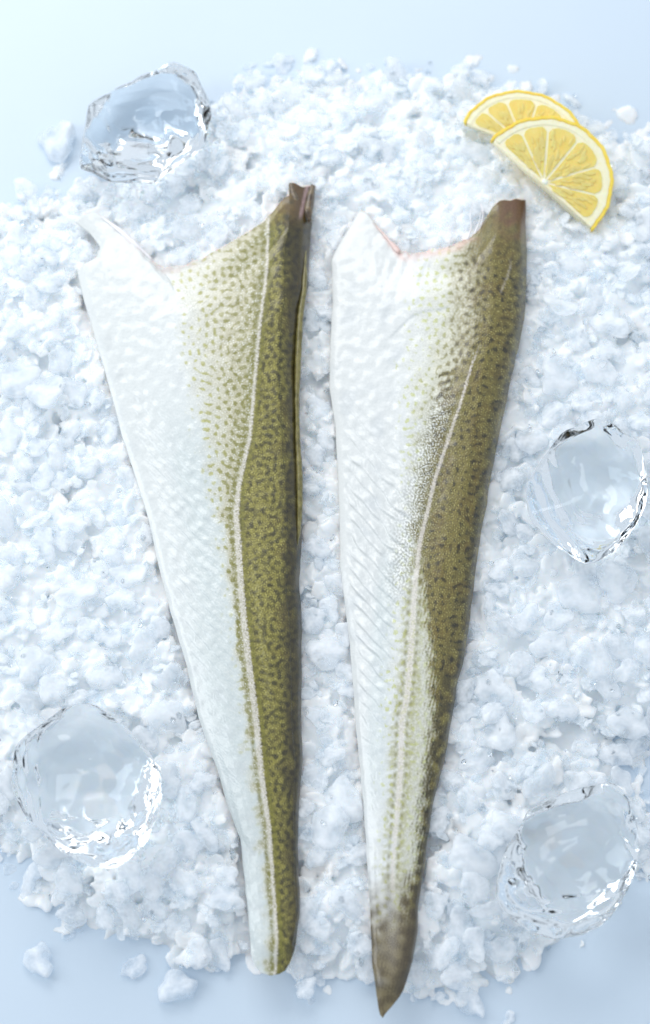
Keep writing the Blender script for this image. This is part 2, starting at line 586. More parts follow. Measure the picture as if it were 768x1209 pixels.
FLAKES = []
MARKS = [((172, 145), 'the upper left clear cube'), ((693, 580), 'the right-hand clear cube'), ((103, 925), 'the lower left clear cube'),
         ((670, 1015), 'the lower right clear cube'), ((650, 200), 'the front lemon slice'), ((570, 130), 'the rear lemon slice'),
         ((357, 222), "the left fillet's dark top tip"), ((607, 240), "the right fillet's brown top corner"), ((190, 315), "the left fillet's belly notch"),
         ((428, 252), "the right fillet's white top point"), ((322, 1148), "the left fillet's blunt tail end"), ((455, 1195), "the right fillet's pointed tail tip"),
         ((126, 446), "the left fillet's edge, upper third"), ((203, 727), "the left fillet's edge, halfway down"),
         ((273, 962), "the left fillet's edge, lower third"), ((597, 478), "the right fillet's edge, upper third"),
         ((551, 757), "the right fillet's edge, halfway down"), ((511, 953), "the right fillet's edge, lower third"),
         ((375, 480), 'the upper gap between the fillets'), ((380, 700), 'the middle gap between the fillets'), ((392, 900), 'the lower gap between the fillets'),
         ((90, 260), "the left fillet's hooked belly corner"), ((60, 640), 'the left photo edge at mid height'), ((30, 400), 'the left photo edge, upper part'),
         ((720, 780), 'the right photo edge, lower part'), ((720, 380), 'the right photo edge, upper part')]
ORD = ['nearest', 'second-nearest', 'third-nearest', 'fourth-nearest', 'fifth-nearest', 'sixth-nearest', 'seventh-nearest', 'eighth-nearest', 'ninth-nearest',
       'tenth-nearest', 'eleventh-nearest', 'twelfth-nearest', 'thirteenth-nearest', 'fourteenth-nearest', 'fifteenth-nearest']
DIRS = ['right of', 'above right of', 'above', 'above left of', 'left of', 'below left of', 'below', 'below right of']


def label_flakes():
    """landmark, side and rank: the rank counts every flake on that side of that landmark"""
    info = []
    for o, px, py in FLAKES:
        row = []
        for (mx, my), _ in MARKS:
            dx, dy = px-mx, my-py
            row.append((math.hypot(dx, dy), int(round(math.atan2(dy, dx)/(math.pi/4))) % 8))
        info.append(row)
    for i, (o, px, py) in enumerate(FLAKES):
        best = None
        for m in range(len(MARKS)):
            d, k = info[i][m]
            rank = sum(1 for j in range(len(FLAKES)) if info[j][m][1] == k and info[j][m][0] < d)
            if best is None or (rank, d) < best[:2]:
                best = (rank, d, m, k)
        rank, d, m, k = best
        o['label'] = '%s ice flake %s %s' % (ORD[min(rank, 14)], DIRS[k], MARKS[m][1])


def flake_obj(px, py, r, tilt, az, spin, shape, z=None, cap=None, label=None, group=None, loose=False, name='ice_flake', sc=(1, 1, 1)):
    w = at(px, py, 0.012)
    th = 0.25*r*sc[2]
    if z is None:
        z = drop(w[0], w[1], r, th, 0.15 if not loose else 0.0, cap)
        if z is None:
            return None
    w = at(px, py, z)
    o = bpy.data.objects.new(name, FLAKE_MESH[shape % len(FLAKE_MESH)])
    o.location = w
    o.rotation_euler = (Matrix.Rotation(az, 3, 'Z')@Matrix.Rotation(tilt, 3, 'X')@Matrix.Rotation(spin, 3, 'Z')).to_euler()
    o.scale = (r*sc[0], r*sc[1], r*sc[2])
    col.objects.link(o)
    o['category'] = 'ice flake'
    o['group'] = 'milky ice flakes of the crushed pile' if label is None else 'loose ice pieces round the pile'
    if label is None:
        FLAKES.append((o, px, py))
    else:
        o['label'] = label
    return o


# lone pieces the photograph shows apart from the pile
LOOSE = [
    (68, 168, 0.0150, 6, 'rounded chunk of milky ice touching the left side of the upper left clear cube', (1, 1.15, 1.9)),
    (24, 229, 0.0085, 3, 'small loose ice flake near the left photo edge below the rounded chunk', (1, .7, 1)),
    (46, 1133, 0.0120, 6, 'pointed loose ice piece on bare blue table at the lower left corner', (1, .85, 1.6)),
    (208, 1166, 0.0145, 9, 'large loose ice piece on the table, below left of the left tail end', (1, .95, 1.5)),
    (160, 1142, 0.0100, 12, 'flat ice flake at the lower rim of the pile between two loose pieces', (1, .8, 1.2)),
    (361, 1167, 0.0085, 15, 'small ice lump on the table between the two tail ends', (1, .9, 1.6)),
    (556, 1184, 0.0125, 18, 'loose ice piece with a bright glint at the bottom right of the pointed tail', (1, .8, 1.5)),
    (601, 1203, 0.0065, 2, 'tiny glinting ice bit at the bottom photo edge', (1, .8, 1.2)),
    (305, 92, 0.0080, 21, 'loose ice bit at the far rim of the pile, right of the upper left cube', (1, .8, 1.6)),
    (340, 70, 0.0050, 5, 'tiny ice bit farthest up the table beyond the pile', (1, .9, 1.2)),
    (370, 95, 0.0070, 24, 'ice bit at the far rim of the pile above the dark fillet tip', (1, .8, 1.6)),
    (750, 880, 0.0120, 27, 'ice flake at the right photo edge above the lower right clear cube', (1, .7, 1.2)),
]
for (px, py, r, s, lb, sc) in LOOSE:
    flake_obj(px, py, r, rng.uniform(0, 0.25), rng.uniform(0, 6), rng.uniform(0, 6), s, label=lb, loose=True, sc=sc)

pts = []
tries = 0
N_BIG = 285
while len(pts) < N_BIG and tries < 60000:
    tries += 1
    px = rng.uniform(-8, 776); py = rng.uniform(60, 1200)
    w = at(px, py, 0.014)
    d = near_val(SDP, w[0], w[1])
    if d > -4:
        continue
    df = near_val(sd_fish, w[0], w[1])
    dc = near_val(sd_cube, w[0], w[1])
    if df < 4 or dc < -8:
        continue
    if 590 < px < 690 and 130 < py < 230:
        continue
    r = rng.uniform(0.0085, 0.0130)*(0.85 if py < 320 else 1.0)
    if len(pts) < 100:
        r *= 1.3
    if df < 24:
        r = min(r, 0.0098)
    rp = r/0.0005
    ok = True
    for (a, b, c) in pts:
        if (a-px)**2+(b-py)**2 < (0.47*(c+rp))**2:
            ok = False
            break
    if not ok:
        if tries < 30000 or rng.random() < 0.995:
            continue
    pts.append((px, py, rp))
for i, (px, py, rp) in enumerate(pts):
    r = rp*0.0005
    w = at(px, py, 0.014)
    df = near_val(sd_fish, w[0], w[1])
    cap = 0.0172 if df < rp*0.95+3 else None
    flake_obj(px, py, r, abs(rng.normal(0.1, 0.32)) if cap is None else abs(rng.normal(0, 0.15)),
              rng.uniform(0, 6.28), rng.uniform(0, 6.28), int(rng.integers(30)), cap=cap,
              sc=(1, rng.uniform(0.8, 1.1), rng.uniform(0.9, 1.35)))
label_flakes()
print('flakes', len(pts), tries)


# tiny clear splinters and meltwater beads that glint on the pile
VV, FF, off, k = [], [], 0, 0
while len(VV) < 420 and k < 20000:
    k += 1
    x = rng.uniform(-0.2, 0.2); y = rng.uniform(-0.33, 0.34)
    if near_val(SDP, x, y) > 6 or near_val(sd_fish, x, y) < 5 or near_val(sd_cube, x, y) < 0:
        continue
    v, f = SMALL[rng.integers(len(SMALL))]
    r = rng.uniform(0.0009, 0.0026)
    i = int((x-GX0)/GS); j = int((y-GY0)/GS)
    z = max(HF[j, i], 0.0)+r*0.4
    R = rotm(abs(rng.normal(0, 0.6)), rng.uniform(0, 6.28), rng.uniform(0, 6.28))
    VV.append(((v*np.array([1, 0.8, 1.9])*r)@R.T)+[x, y, z]); FF.append(f+off); off += len(v)
link('clear_ice_splinters', mesh_np('clear_ice_splinters', np.concatenate(VV), np.concatenate(FF)), M_CLEAR, kind='stuff',
     label='tiny clear ice splinters glinting all over the crushed ice', category='ice splinters')

# ------------------------------------------------------------------ fillets
def curve_y(pts, n, flip=False):
    p = np.array(pts, float)
    t = (p[:, 1]-p[0, 1])/(p[-1, 1]-p[0, 1])
    s = np.linspace(0, 1, n)
    return np.stack([np.interp(s, t, p[:, 0]), np.interp(s, t, p[:, 1])], -1)


def curve_l(pts, n):
    p = np.array(pts, float)
    d = np.concatenate([[0], np.cumsum(np.hypot(*np.diff(p, axis=0).T))]); d /= d[-1]
    s = np.linspace(0, 1, n)
    return np.stack([np.interp(s, d, p[:, 0]), np.interp(s, d, p[:, 1])], -1)


def smooth1(a, k):
    if k < 1:
        return a
    b = a.copy()
    for _ in range(k):
        b[1:-1] = 0.25*b[:-2]+0.5*b[1:-1]+0.25*b[2:]
    return b


def coons(left, top, right, bot, nu, nv, rough=0.5, seed=0):
    Lc = smooth1(curve_y(left, nv), 3); Rc = smooth1(curve_y(right, nv), 8)
    Tc = smooth1(curve_l(top, nu), 1); Bc = smooth1(curve_l(bot, nu), 2)
    r = np.random.default_rng(seed)
    for c, amp in ((Rc, rough), (Lc, rough*0.6)):
        w = np.interp(np.arange(nv), np.arange(0, nv+9, 9), r.normal(0, amp, len(np.arange(0, nv+9, 9))))
        w[:6] = 0; w[-6:] = 0
        c[:, 0] += smooth1(w, 3)
    Tw = np.interp(np.arange(nu), np.arange(0, nu+5, 5), r.normal(0, rough*2.4, len(np.arange(0, nu+5, 5))))
    Tw[:3] = 0; Tw[-3:] = 0
    Tc[:, 1] += Tw
    u = np.linspace(0, 1, nu)[None, :, None]; v = np.linspace(0, 1, nv)[:, None, None]
    P = (1-v)*Tc[None]+v*Bc[None]+(1-u)*Lc[:, None]+u*Rc[:, None]
    P -= (1-u)*(1-v)*Tc[0]+u*(1-v)*Tc[-1]+(1-u)*v*Bc[0]+u*v*Bc[-1]
    return P


NP = (1210, 770)
TUR = fnoise(NP, 11.4, 8.0, 21)            # spots and mazes
TUR_S = fnoise(NP, 8.0, 6.0, 22)
SPECK = fnoise(NP, 3.6, 2.2, 23)
SPECK2 = fnoise(NP, 5.5, 3.2, 28)
BLOT = fnoise(NP, 60, 30, 24)
BLOT2 = fnoise(NP, 26, 14, 25)
RIDGE_N = fnoise(NP, 50, 20, 26)
CRINK = fnoise(NP, 18, 7, 27)


def mixc(a, b, t):
    t = np.asarray(t)[..., None]
    return a*(1-t)+np.asarray(b)*t


def pigment_left(X, Y):
    g = lambda ys, xs: np.interp(Y, ys, xs)
    xl = g([215, 262, 321, 383, 450, 517, 574, 610, 646, 682, 730, 775, 843, 914, 979, 1035, 1108, 1150],
           [322, 317, 315, 307, 301, 295, 282, 279, 282, 284, 288, 293, 302, 309, 318, 322, 327, 325])
    xb = g([290, 330, 400, 450, 520, 600, 700, 800, 900, 1000, 1100, 1150], [212, 198, 210, 216, 232, 246, 262, 274, 288, 302, 310, 306])
    xe = g([215, 260, 430, 560, 640, 700, 850, 1000, 1080, 1150], [338, 344, 350, 346, 347, 345, 345, 347, 352, 353])
    wl = g([215, 400, 560, 620, 800, 900, 1000, 1150], [1.3, 1.5, 2.3, 3.3, 3.5, 3.1, 2.2, 1.5])
    xw = X+samp(RIDGE_N, X, Y)*3
    stk = samp(SPECK2, X*1.1, Y*0.22)
    t = samp(TUR, X, Y); t2 = samp(TUR_S, X, Y); s = samp(SPECK, X, Y); s2 = samp(SPECK2, X, Y); b = samp(BLOT, X, Y); b2 = samp(BLOT2, X, Y)
    white = s2l((214, 217, 215)); greyg = s2l((186, 197, 196)); cream = s2l((190, 184, 158)); olive = s2l((118, 114, 34)); paleol = s2l((176, 174, 104))
    dkol = s2l((92, 86, 30)); ltol = s2l((148, 142, 92)); back = s2l((58, 50, 34)); line = s2l((214, 208, 200)); brown = s2l((84, 62, 38))
    C = np.broadcast_to(white, X.shape+(3,)).copy()
    # silvery grey-green band before the spots
    gband = sm(-60, -8, xw-xb)*sm(430, 560, Y)
    C = mixc(C, greyg, gband*(0.55+0.25*np.clip(s, -1, 1)))
    den = sm(-4, 22, xw-xb)
    rel = np.clip((xw-xb)/(xl-xb+1e-6), 0, 1.5)
    C = mixc(C, cream, den*(0.35+0.6*sm(0.1, 0.7, rel)))
    C = mixc(C, s2l((150, 144, 104)), 0.6*sm(0.45, 1.0, rel)*den)
    thr = 1.2-0.95*sm(0.0, 0.95, rel)
    spot = sm(thr-0.2, thr+0.4, t)*sm(-6, 12, xw-xb)
    spot2 = sm(0.3, 1.1, t2+0.3*stk)*sm(0.35, 1.0, rel)*0.7
    fadelow = 1-0.55*sm(700, 1000, Y)*(xw < xl)
    oc = mixc(np.broadcast_to(paleol, X.shape+(3,)), olive, sm(0.1, 0.75, rel))
    C = C*(1-(np.maximum(spot, spot2)*0.92*fadelow)[..., None])+oc*(np.maximum(spot, spot2)*0.92*fadelow)[..., None]
    # back side of the lateral line
    right = sm(-2, 5, X-xl)
    q = np.clip((X-xl)/(xe-xl+1e-6), 0, 1.2)
    yy = (Y+0.12*(X-320)**2/10)          # arcs: the bars bend along the flank
    arcs = np.sin(2*np.pi*(yy+5*b2)/13.5)
    lab = sm(-0.7, 1.0, t2*0.35+t*0.7+0.2*s2+arcs*0.75*sm(0.9, 0.3, q)*sm(480, 540, Y)*sm(800, 700, Y))
    D = mixc(np.broadcast_to(ltol, X.shape+(3,)), dkol, lab*0.9)
    D = mixc(D, s2l((190, 182, 128)), 0.6*sm(0.35, 0.95, arcs+0.45*s2)*sm(0.95, 0.6, q)*sm(500, 560, Y)*sm(800, 720, Y))
    D = mixc(D, s2l((112, 106, 42)), 0.35*sm(-0.3, 1.5, b))
    D = mixc(D, s2l((104, 84, 44)), 0.45*sm(-0.3, 1.3, -b)*sm(0.3, 0.9, q))
    D = mixc(D, s2l((70, 66, 30)), 0.35*sm(0.2, 1.0, q)*sm(-0.8, 1.2, stk))
    D = mixc(D, s2l((206, 202, 164)), 0.75*sm(0.35, 1.5, s+0.4*s2))
    D = mixc(D, back, 0.75*sm(0.4, 1.6, -s+0.3*s2))
    D = mixc(D, s2l((150, 144, 84)), 0.5*sm(0.3, 1.5, stk-0.3*b2))
    D = mixc(D, s2l((196, 192, 178)), 0.5*np.exp(-((X-xl-18)/5)**2)*sm(640, 690, Y)*sm(900, 760, Y)*sm(-0.6, 0.8, s2+t2*0.5))
    D = mixc(D, olive*0.8, 0.5*np.exp(-((X-xl-27)/4)**2)*sm(700, 760, Y)*sm(1050, 900, Y)*sm(-0.8, 0.5, t))
    darkf = sm(-22, 4, xw-xe)
    D = mixc(D, back, darkf*0.9)
    D = mixc(D, s2l((66, 58, 30)), 0.45*sm(330, 352, X)*sm(520, 420, Y))
    D = D*(1.08-0.62*lab*sm(-2.0, 0.8, b2+0.6*b))[..., None]*s2l((218, 214, 150))
    C = C*(1-right[..., None])+D*right[..., None]
    # olive borders each side of the pale line
    dl = np.abs(X-xl)
    rows = 0.55+0.45*np.sin(Y*2*np.pi/9.5+b2)
    bord = np.exp(-((dl-wl-3.5)/2.4)**2)*(0.45+0.5*rows)
    C = mixc(C, olive*0.9, np.clip(bord, 0, 0.9))
    core = sm(wl+0.8, wl-0.8, dl+0.8*s2*0.5)*sm(240, 262, Y+0)
    C = mixc(C, line, core*np.clip(0.68-0.35*s-0.15*s2, 0.1, 1))
    # scattered silver scales among the spots, their sparkle painted as pale specks
    sil = sm(0.4, 1.6, s)*sm(-30, 10, xw-xb)*(X < xl)*(1-0.75*spot)
    C = mixc(C, s2l((226, 226, 220)), sil*0.9)
    C = mixc(C, s2l((214, 212, 200)), 0.5*sm(0.4, 1.4, s2+0.3*stk)*sm(-2, 14, xw-xb)*(X < xl)*(1-0.75*spot))
    C = mixc(C, s2l((150, 150, 112)), 0.75*sm(0.2, 1.5, -s)*den*(X < xl)*(0.3+0.7*rel))
    # brown at the very top end
    C = mixc(C, s2l((122, 92, 34)), 0.55*sm(278, 235, Y)*sm(312, 326, X)*sm(-1.6, 0.2, b2+0.6))
    C = mixc(C, brown, 0.75*sm(262, 240, Y)*sm(344, 351, X))
    C = mixc(C, s2l((176, 150, 150)), 0.8*sm(3.2, 1.2, np.abs(X-(362-(Y-225)*0.22)))*sm(262, 250, Y))
    # thin brown-pink rim at the cut
    rimc = sm(12, 2, Y+2*b2-np.interp(X, [88, 111, 142, 176, 190, 217, 262, 313], [262, 250, 271, 304, 317, 315, 294, 261]))
    C = mixc(C, s2l((190, 168, 160)), rimc*0.6*sm(115, 150, X)*sm(265, 205, X)*sm(-0.6, 0.8, b2+0.4))
    C = mixc(C, s2l((192, 196, 198)), 0.25*sm(0.3, 2, b)*(1-den))
    return C, 1-den, right


def pigment_right(X, Y):
    g = lambda ys, xs: np.interp(Y, ys, xs)
    xl = g([236, 316, 380, 428, 470, 520, 565, 604, 640, 685, 724, 775, 820, 850, 914, 970, 1022, 1065, 1200],
           [606, 603, 578, 558, 546, 529, 514, 505, 496, 491, 488, 485, 481, 475, 473, 468, 464, 464, 460])
    xb = g([290, 350, 450, 550, 620, 700, 760, 850, 950, 1050, 1100], [500, 478, 468, 474, 474, 466, 456, 450, 446, 446, 436])
    xd = g([236, 300, 380, 425, 450, 540, 620, 680, 760, 850, 950, 1020, 1065], [556, 556, 556, 540, 524, 504, 490, 497, 508, 511, 498, 492, 478])
    xr = g([236, 303, 378, 478, 559, 655, 757, 848, 953, 1065, 1168], [621, 623, 619, 597, 581, 565, 551, 534, 511, 494, 477])
    wl = g([236, 425, 520, 640, 760, 900, 1040, 1065], [1.1, 1.3, 1.8, 2.4, 3.3, 3.3, 2.2, 1.5])
    xw = X+samp(RIDGE_N, X, Y)*3.5
    stk = samp(SPECK2, (X+0.22*(Y-500))*1.1, Y*0.22)
    t = samp(TUR, 769-X, Y); t2 = samp(TUR_S, 769-X, Y); s = samp(SPECK, 769-X, Y); s2 = samp(SPECK2, X, Y); b = samp(BLOT, 769-X, Y); b2 = samp(BLOT2, X, Y)
    white = s2l((216, 218, 216)); cream = s2l((196, 194, 172)); olive = s2l((116, 110, 38)); paleol = s2l((192, 196, 128))
    dkol = s2l((84, 74, 34)); ltol = s2l((142, 130, 88)); back = s2l((56, 48, 34)); line = s2l((216, 208, 200)); brown = s2l((92, 66, 46))
    C = np.broadcast_to(white, X.shape+(3,)).copy()
    C = mixc(C, s2l((196, 208, 208)), 0.65*sm(20, 4, np.abs(X-g([560, 700, 760, 850, 950], [480, 456, 450, 446, 444])))*sm(600, 700, Y)*sm(1000, 880, Y)*(0.6+0.4*np.clip(s, -1, 1)))
    den = sm(-4, 26, xw-xb)
    rel = np.clip((xw-xb)/(xd-xb+1e-6), 0, 1.3)
    C = mixc(C, cream, den*(0.25+0.6*sm(0.2, 0.9, rel)))
    thr = 1.2-0.62*sm(0, 1, rel)
    spot = sm(thr-0.2, thr+0.45, t+0.4*s2)*sm(-8, 10, xw-xb)
    oc = mixc(np.broadcast_to(paleol, X.shape+(3,)), olive, sm(0.3, 0.95, rel)*sm(760, 560, Y))
    k = (spot*0.8)
    C = C*(1-k[..., None])+oc*k[..., None]
    # yellow-green bars beside the line lower down
    low = sm(640, 720, Y)*sm(1070, 1030, Y)
    bars = np.clip(np.exp(-((np.abs(X-xl)-wl-7)/4.5)**2), 0, 1)*sm(-0.8, 0.5, np.sin(Y*2*np.pi/15+b2)+0.6*t)
    C = mixc(C, s2l((158, 156, 88)), bars*low*0.45)
    C = mixc(C, s2l((168, 166, 128)), 0.45*low*sm(4, 22, xw-xb-6)*sm(-1.2, 0.6, s2+t2))
    C = mixc(C, s2l((206, 207, 202)), 0.65*low*np.exp(-((xw-xd+9)/5.5)**2)*(0.7+0.3*np.clip(s, -1, 1)))
    # dark back
    wdk = g([380, 440, 700, 1000], [26, 7, 9, 9])
    C = mixc(C, s2l((150, 142, 100)), 0.75*sm(0.45, 1.05, rel)*den*sm(470, 400, Y)*sm(-1.6, 0.8, s2+0.4*t2))
    dk = sm(-wdk, wdk*0.8, X+(xw-X)*g([500, 640], [1, 0.25])-xd+3.2*stk+1.2*b2+1.6*s2+g([430, 600], [5, 0])*t)
    lab = sm(0.35, 1.3, t+0.25*s2+0.2*b)
    D = mixc(np.broadcast_to(ltol, X.shape+(3,)), dkol, lab*0.85)
    D = mixc(D, s2l((98, 92, 48)), 0.15+0.25*sm(-1, 1, stk))
    D = mixc(D, s2l((118, 94, 46)), 0.4*sm(-0.2, 1.3, b))
    D = mixc(D, s2l((212, 206, 176)), 0.7*sm(0.4, 1.5, s+0.4*s2))
    D = mixc(D, back, 0.7*sm(0.5, 1.6, -s+0.3*s2))
    D = mixc(D, s2l((158, 148, 96)), 0.45*sm(0.3, 1.5, stk-0.3*b2))
    D = mixc(D, back, 0.55*sm(30, 6, xr-xw)*sm(-0.9, 0.6, b2+0.5*t2+0.35*sm(600, 760, Y)))
    D = mixc(D, s2l((60, 52, 34)), 0.45*sm(740, 830, Y)*sm(32, 10, xr-X)*sm(-1.0, 0.6, b2+0.4))
    D = D*(0.98-0.60*lab*sm(1100, 1000, Y)*sm(-1.8, 1.0, b2))[..., None]*s2l((216, 212, 156))
    C = C*(1-dk[..., None])+D*dk[..., None]
    # silver scales left of the line, mid length, sparkle painted as white specks
    spz = np.exp(-((X-g([430, 520, 600, 700], [532, 508, 488, 470]))/17)**2)*sm(440, 500, Y)*sm(740, 660, Y)
    C = mixc(C, s2l((84, 82, 52)), spz*0.55*sm(-0.9, 0.6, -s2))
    C = mixc(C, s2l((232, 234, 230)), spz*0.85*sm(-0.1, 0.9, s+0.5*s2))
    dl = np.abs(X-xl)
    bord = np.exp(-((dl-wl-3)/2.2)**2)*(0.35+0.3*np.sin(Y*2*np.pi/12))*sm(400, 430, Y)*sm(1060, 1040, Y)
    C = mixc(C, olive*0.9, np.clip(bord, 0, 0.8))
    core = sm(wl+0.8, wl-0.8, dl+0.5*s2)*(0.75*sm(405, 430, Y)+0.35*sm(300, 320, Y)*sm(350, 340, Y))*sm(1070, 1040, Y)
    C = mixc(C, line, core*np.clip(0.8-0.35*s-0.15*s2, 0.1, 1))
    # top end, brown red
    C = mixc(C, s2l((116, 104, 54)), 0.5*sm(330, 270, Y)*sm(540, 562, X))
    C = mixc(C, s2l((98, 64, 46)), 0.85*sm(292, 248, Y+b2*8)*sm(576, 598, X))
    # tail end: dull brown skin, silver haze up the middle
    tail = sm(1010, 1112, Y+b2*7+3*t+0.2*(X-460))
    T = mixc(np.broadcast_to(s2l((112, 100, 68)), X.shape+(3,)), s2l((82, 70, 42)), sm(-1.2, 1.4, b2+0.6*s2+0.5*stk))
    T = mixc(T, s2l((176, 170, 160)), 0.6*np.exp(-((X-463)/9)**2)*sm(1175, 1090, Y)*(0.6+0.4*np.clip(s, -1, 1)))
    T = mixc(T, s2l((62, 52, 36)), 0.7*sm(14, 5, xr-X))
    C = C*(1-tail[..., None])+T*tail[..., None]
    # pink rim of the belly cut
    top_y = np.interp(X, [424, 432, 449, 466, 474, 495, 528, 556], [249, 251, 270, 291, 300, 299, 291, 281])
    rimc = sm(14, 1, Y+2.5*b2-top_y)*sm(440, 452, X)*sm(575, 540, X)
    C = mixc(C, s2l((216, 176, 164)), rimc*0.75*sm(-0.9, 0.6, b2+0.5))
    C = mixc(C, s2l((190, 196, 200)), 0.3*sm(0.3, 2, b)*(1-den))
    crease_shade = np.exp(-((Y-(372-(X-500)*0.55-6*np.sin(X*0.08)))/2.2)**2)*sm(440, 470, X)*sm(545, 520, X)  # shade of a belly crease, drawn as a grey line in the colour
    C = mixc(C, s2l((158, 166, 168)), crease_shade*0.5)
    return C, 1-den, dk


def fillet(name, label, edges, pig, thick_u, seed, base, rid=1.0):
    left, top, right, bot = edges
    NU, NV = 190, 680
    P = coons(left, top, right, bot, NU, NV, 0.45, seed)
    X, Y = P[..., 0], P[..., 1]
    C, whitem, darkm = pig(X, Y)
    u = np.linspace(0, 1, NU)[None, :]*np.ones((NV, 1)); v = np.linspace(0, 1, NV)[:, None]*np.ones((1, NU))
    width = (X[:, -1:]-X[:, :1])
    wfac = np.clip(width/230.0, 0.12, 1.1)**0.75
    # cross section: thin belly flap at the left, thick loin, steep rounded back edge
    cs = np.interp(u, *thick_u[0])
    csn = np.interp(u, *thick_u[1])
    k = sm(0.30, 0.62, v)
    prof = cs*(1-k)+csn*k
    for _ in range(10):
        prof[:, 1:-1] = 0.25*prof[:, :-2]+0.5*prof[:, 1:-1]+0.25*prof[:, 2:]
    prof[:, 0] = 0; prof[:, -1] = 0
    hz = prof*0.0165*wfac
    # ends thin out
    hz *= (0.45+0.55*sm(0, 0.05, v))*(0.05+0.95*sm(1.0, 0.955, v))
    # muscle ridges under the white belly skin
    ph = (Y-1.25*(X-X[:, :1])+1.6*samp(BLOT, X, Y)+30*u**2)/20.0
    fr = ph-np.floor(ph)
    ridge = (sm(0, 0.75, fr)-sm(0.75, 1.0, fr)-0.45)
    amp = 0.00125*whitem*sm(0.02, 0.12, u)*sm(0.16, 0.36, v)*sm(0.75, 0.45, v)*(0.75+0.25*sm(-1, 1, samp(BLOT2, X, Y)))
    hz = hz+ridge*amp*sm(0.38, 0.12, np.abs(u-0.25))*rid
    hz = hz+samp(CRINK, X, Y)*0.00002*(0.4+whitem)*sm(0, 0.03, u)*sm(1, 0.97, u)
    hz = hz+samp(BLOT2, X, Y)*(0.00004+0.00004*whitem)*sm(0, 0.06, u)*sm(1, 0.94, u)
    fine = np.sin(2*np.pi*(Y-0.9*(X-X[:, :1])+2.5*samp(BLOT2, X, Y))/5.2)
    hz = hz+fine*0.00005*whitem*sm(0.03, 0.1, u)*sm(0.1, 0.3, v)*sm(0.97, 0.8, v)
    z = RIMZ+base+hz
    top3 = at(X, Y, z)
    # bottom of the skin
    zb = np.minimum(z-0.0008, z*0+RIMZ+base-0.0008+hz*0.85)
    bot3 = at(X, Y, zb)
    # narrow inward tuck of the underside so the rim is rounded
    n = NU*NV
    V = np.concatenate([top3.reshape(-1, 3), bot3.reshape(-1, 3)])
    I = np.arange(n).reshape(NV, NU)
    Q = np.stack([I[:-1, :-1], I[1:, :-1], I[1:, 1:], I[:-1, 1:]], -1).reshape(-1, 4)
    ring = np.concatenate([I[0, :-1], I[:-1, -1], I[-1, ::-1][:-1], I[::-1, 0][:-1]])
    r2 = np.roll(ring, -1)
    side = np.stack([ring, r2, r2+n, ring+n], -1)
    # the underside is coarse: only keep every quad flipped
    F = np.concatenate([Q, Q[:, ::-1]+n, side])
    me = mesh_np(name+'_skin', V, F)
    at_ = me.attributes.new('pigment', 'FLOAT_COLOR', 'POINT')
    c4 = np.ones((2*n, 4), np.float32); c4[:n, :3] = C.reshape(-1, 3); c4[n:, :3] = C.reshape(-1, 3)
    tex_k = np.clip(0.12+(1-whitem)*0.35+darkm*0.6, 0, 1).ravel()
    c4[:n, 3] = tex_k; c4[n:, 3] = tex_k
    at_.data.foreach_set('color', c4.ravel())
    cx, cyy = X.mean(), Y.mean()
    root = empty('fish_fillet', Vector(at(cx, cyy, RIMZ)), label, 'fish fillet', 'cod tail fillets on ice')
    inv = np.array(root.location)
    me.transform(Matrix.Translation(-root.location))
    link('skin', me, M_SKIN, root)
    # flesh: solid body below the skin
    s = (slice(None, None, 8), slice(None, None, 8))
    iu = np.unique(np.concatenate([np.arange(0, NU, 6), [NU-1]])); iv = np.unique(np.concatenate([np.arange(0, NV, 8), [NV-1]]))
    Xs, Ys, Zs = X[np.ix_(iv, iu)], Y[np.ix_(iv, iu)], zb[np.ix_(iv, iu)]
    inset = np.zeros(Xs.shape); inset[:, 0] = 1.5; inset[:, -1] = -1.5
    up = np.zeros(Xs.shape); up[0, :] = -0.9
    t3 = at(Xs+inset, Ys+up, Zs-0.0003)
    b3 = at(Xs+inset*3, Ys-up*1.5, np.full_like(Zs, RIMZ+base-0.0040))
    nn = Xs.size; J = np.arange(nn).reshape(Xs.shape)
    Q = np.stack([J[:-1, :-1], J[1:, :-1], J[1:, 1:], J[:-1, 1:]], -1).reshape(-1, 4)
    ring = np.concatenate([J[0, :-1], J[:-1, -1], J[-1, ::-1][:-1], J[::-1, 0][:-1]]); r2 = np.roll(ring, -1)
    F = np.concatenate([Q, Q[:, ::-1]+nn, np.stack([ring, r2, r2+nn, ring+nn], -1)])
    me = mesh_np(name+'_flesh', np.concatenate([t3.reshape(-1, 3), b3.reshape(-1, 3)])-inv, F)
    link('flesh', me, M_FLESH, root)
    return root, inv, lambda px, py: RIMZ+base


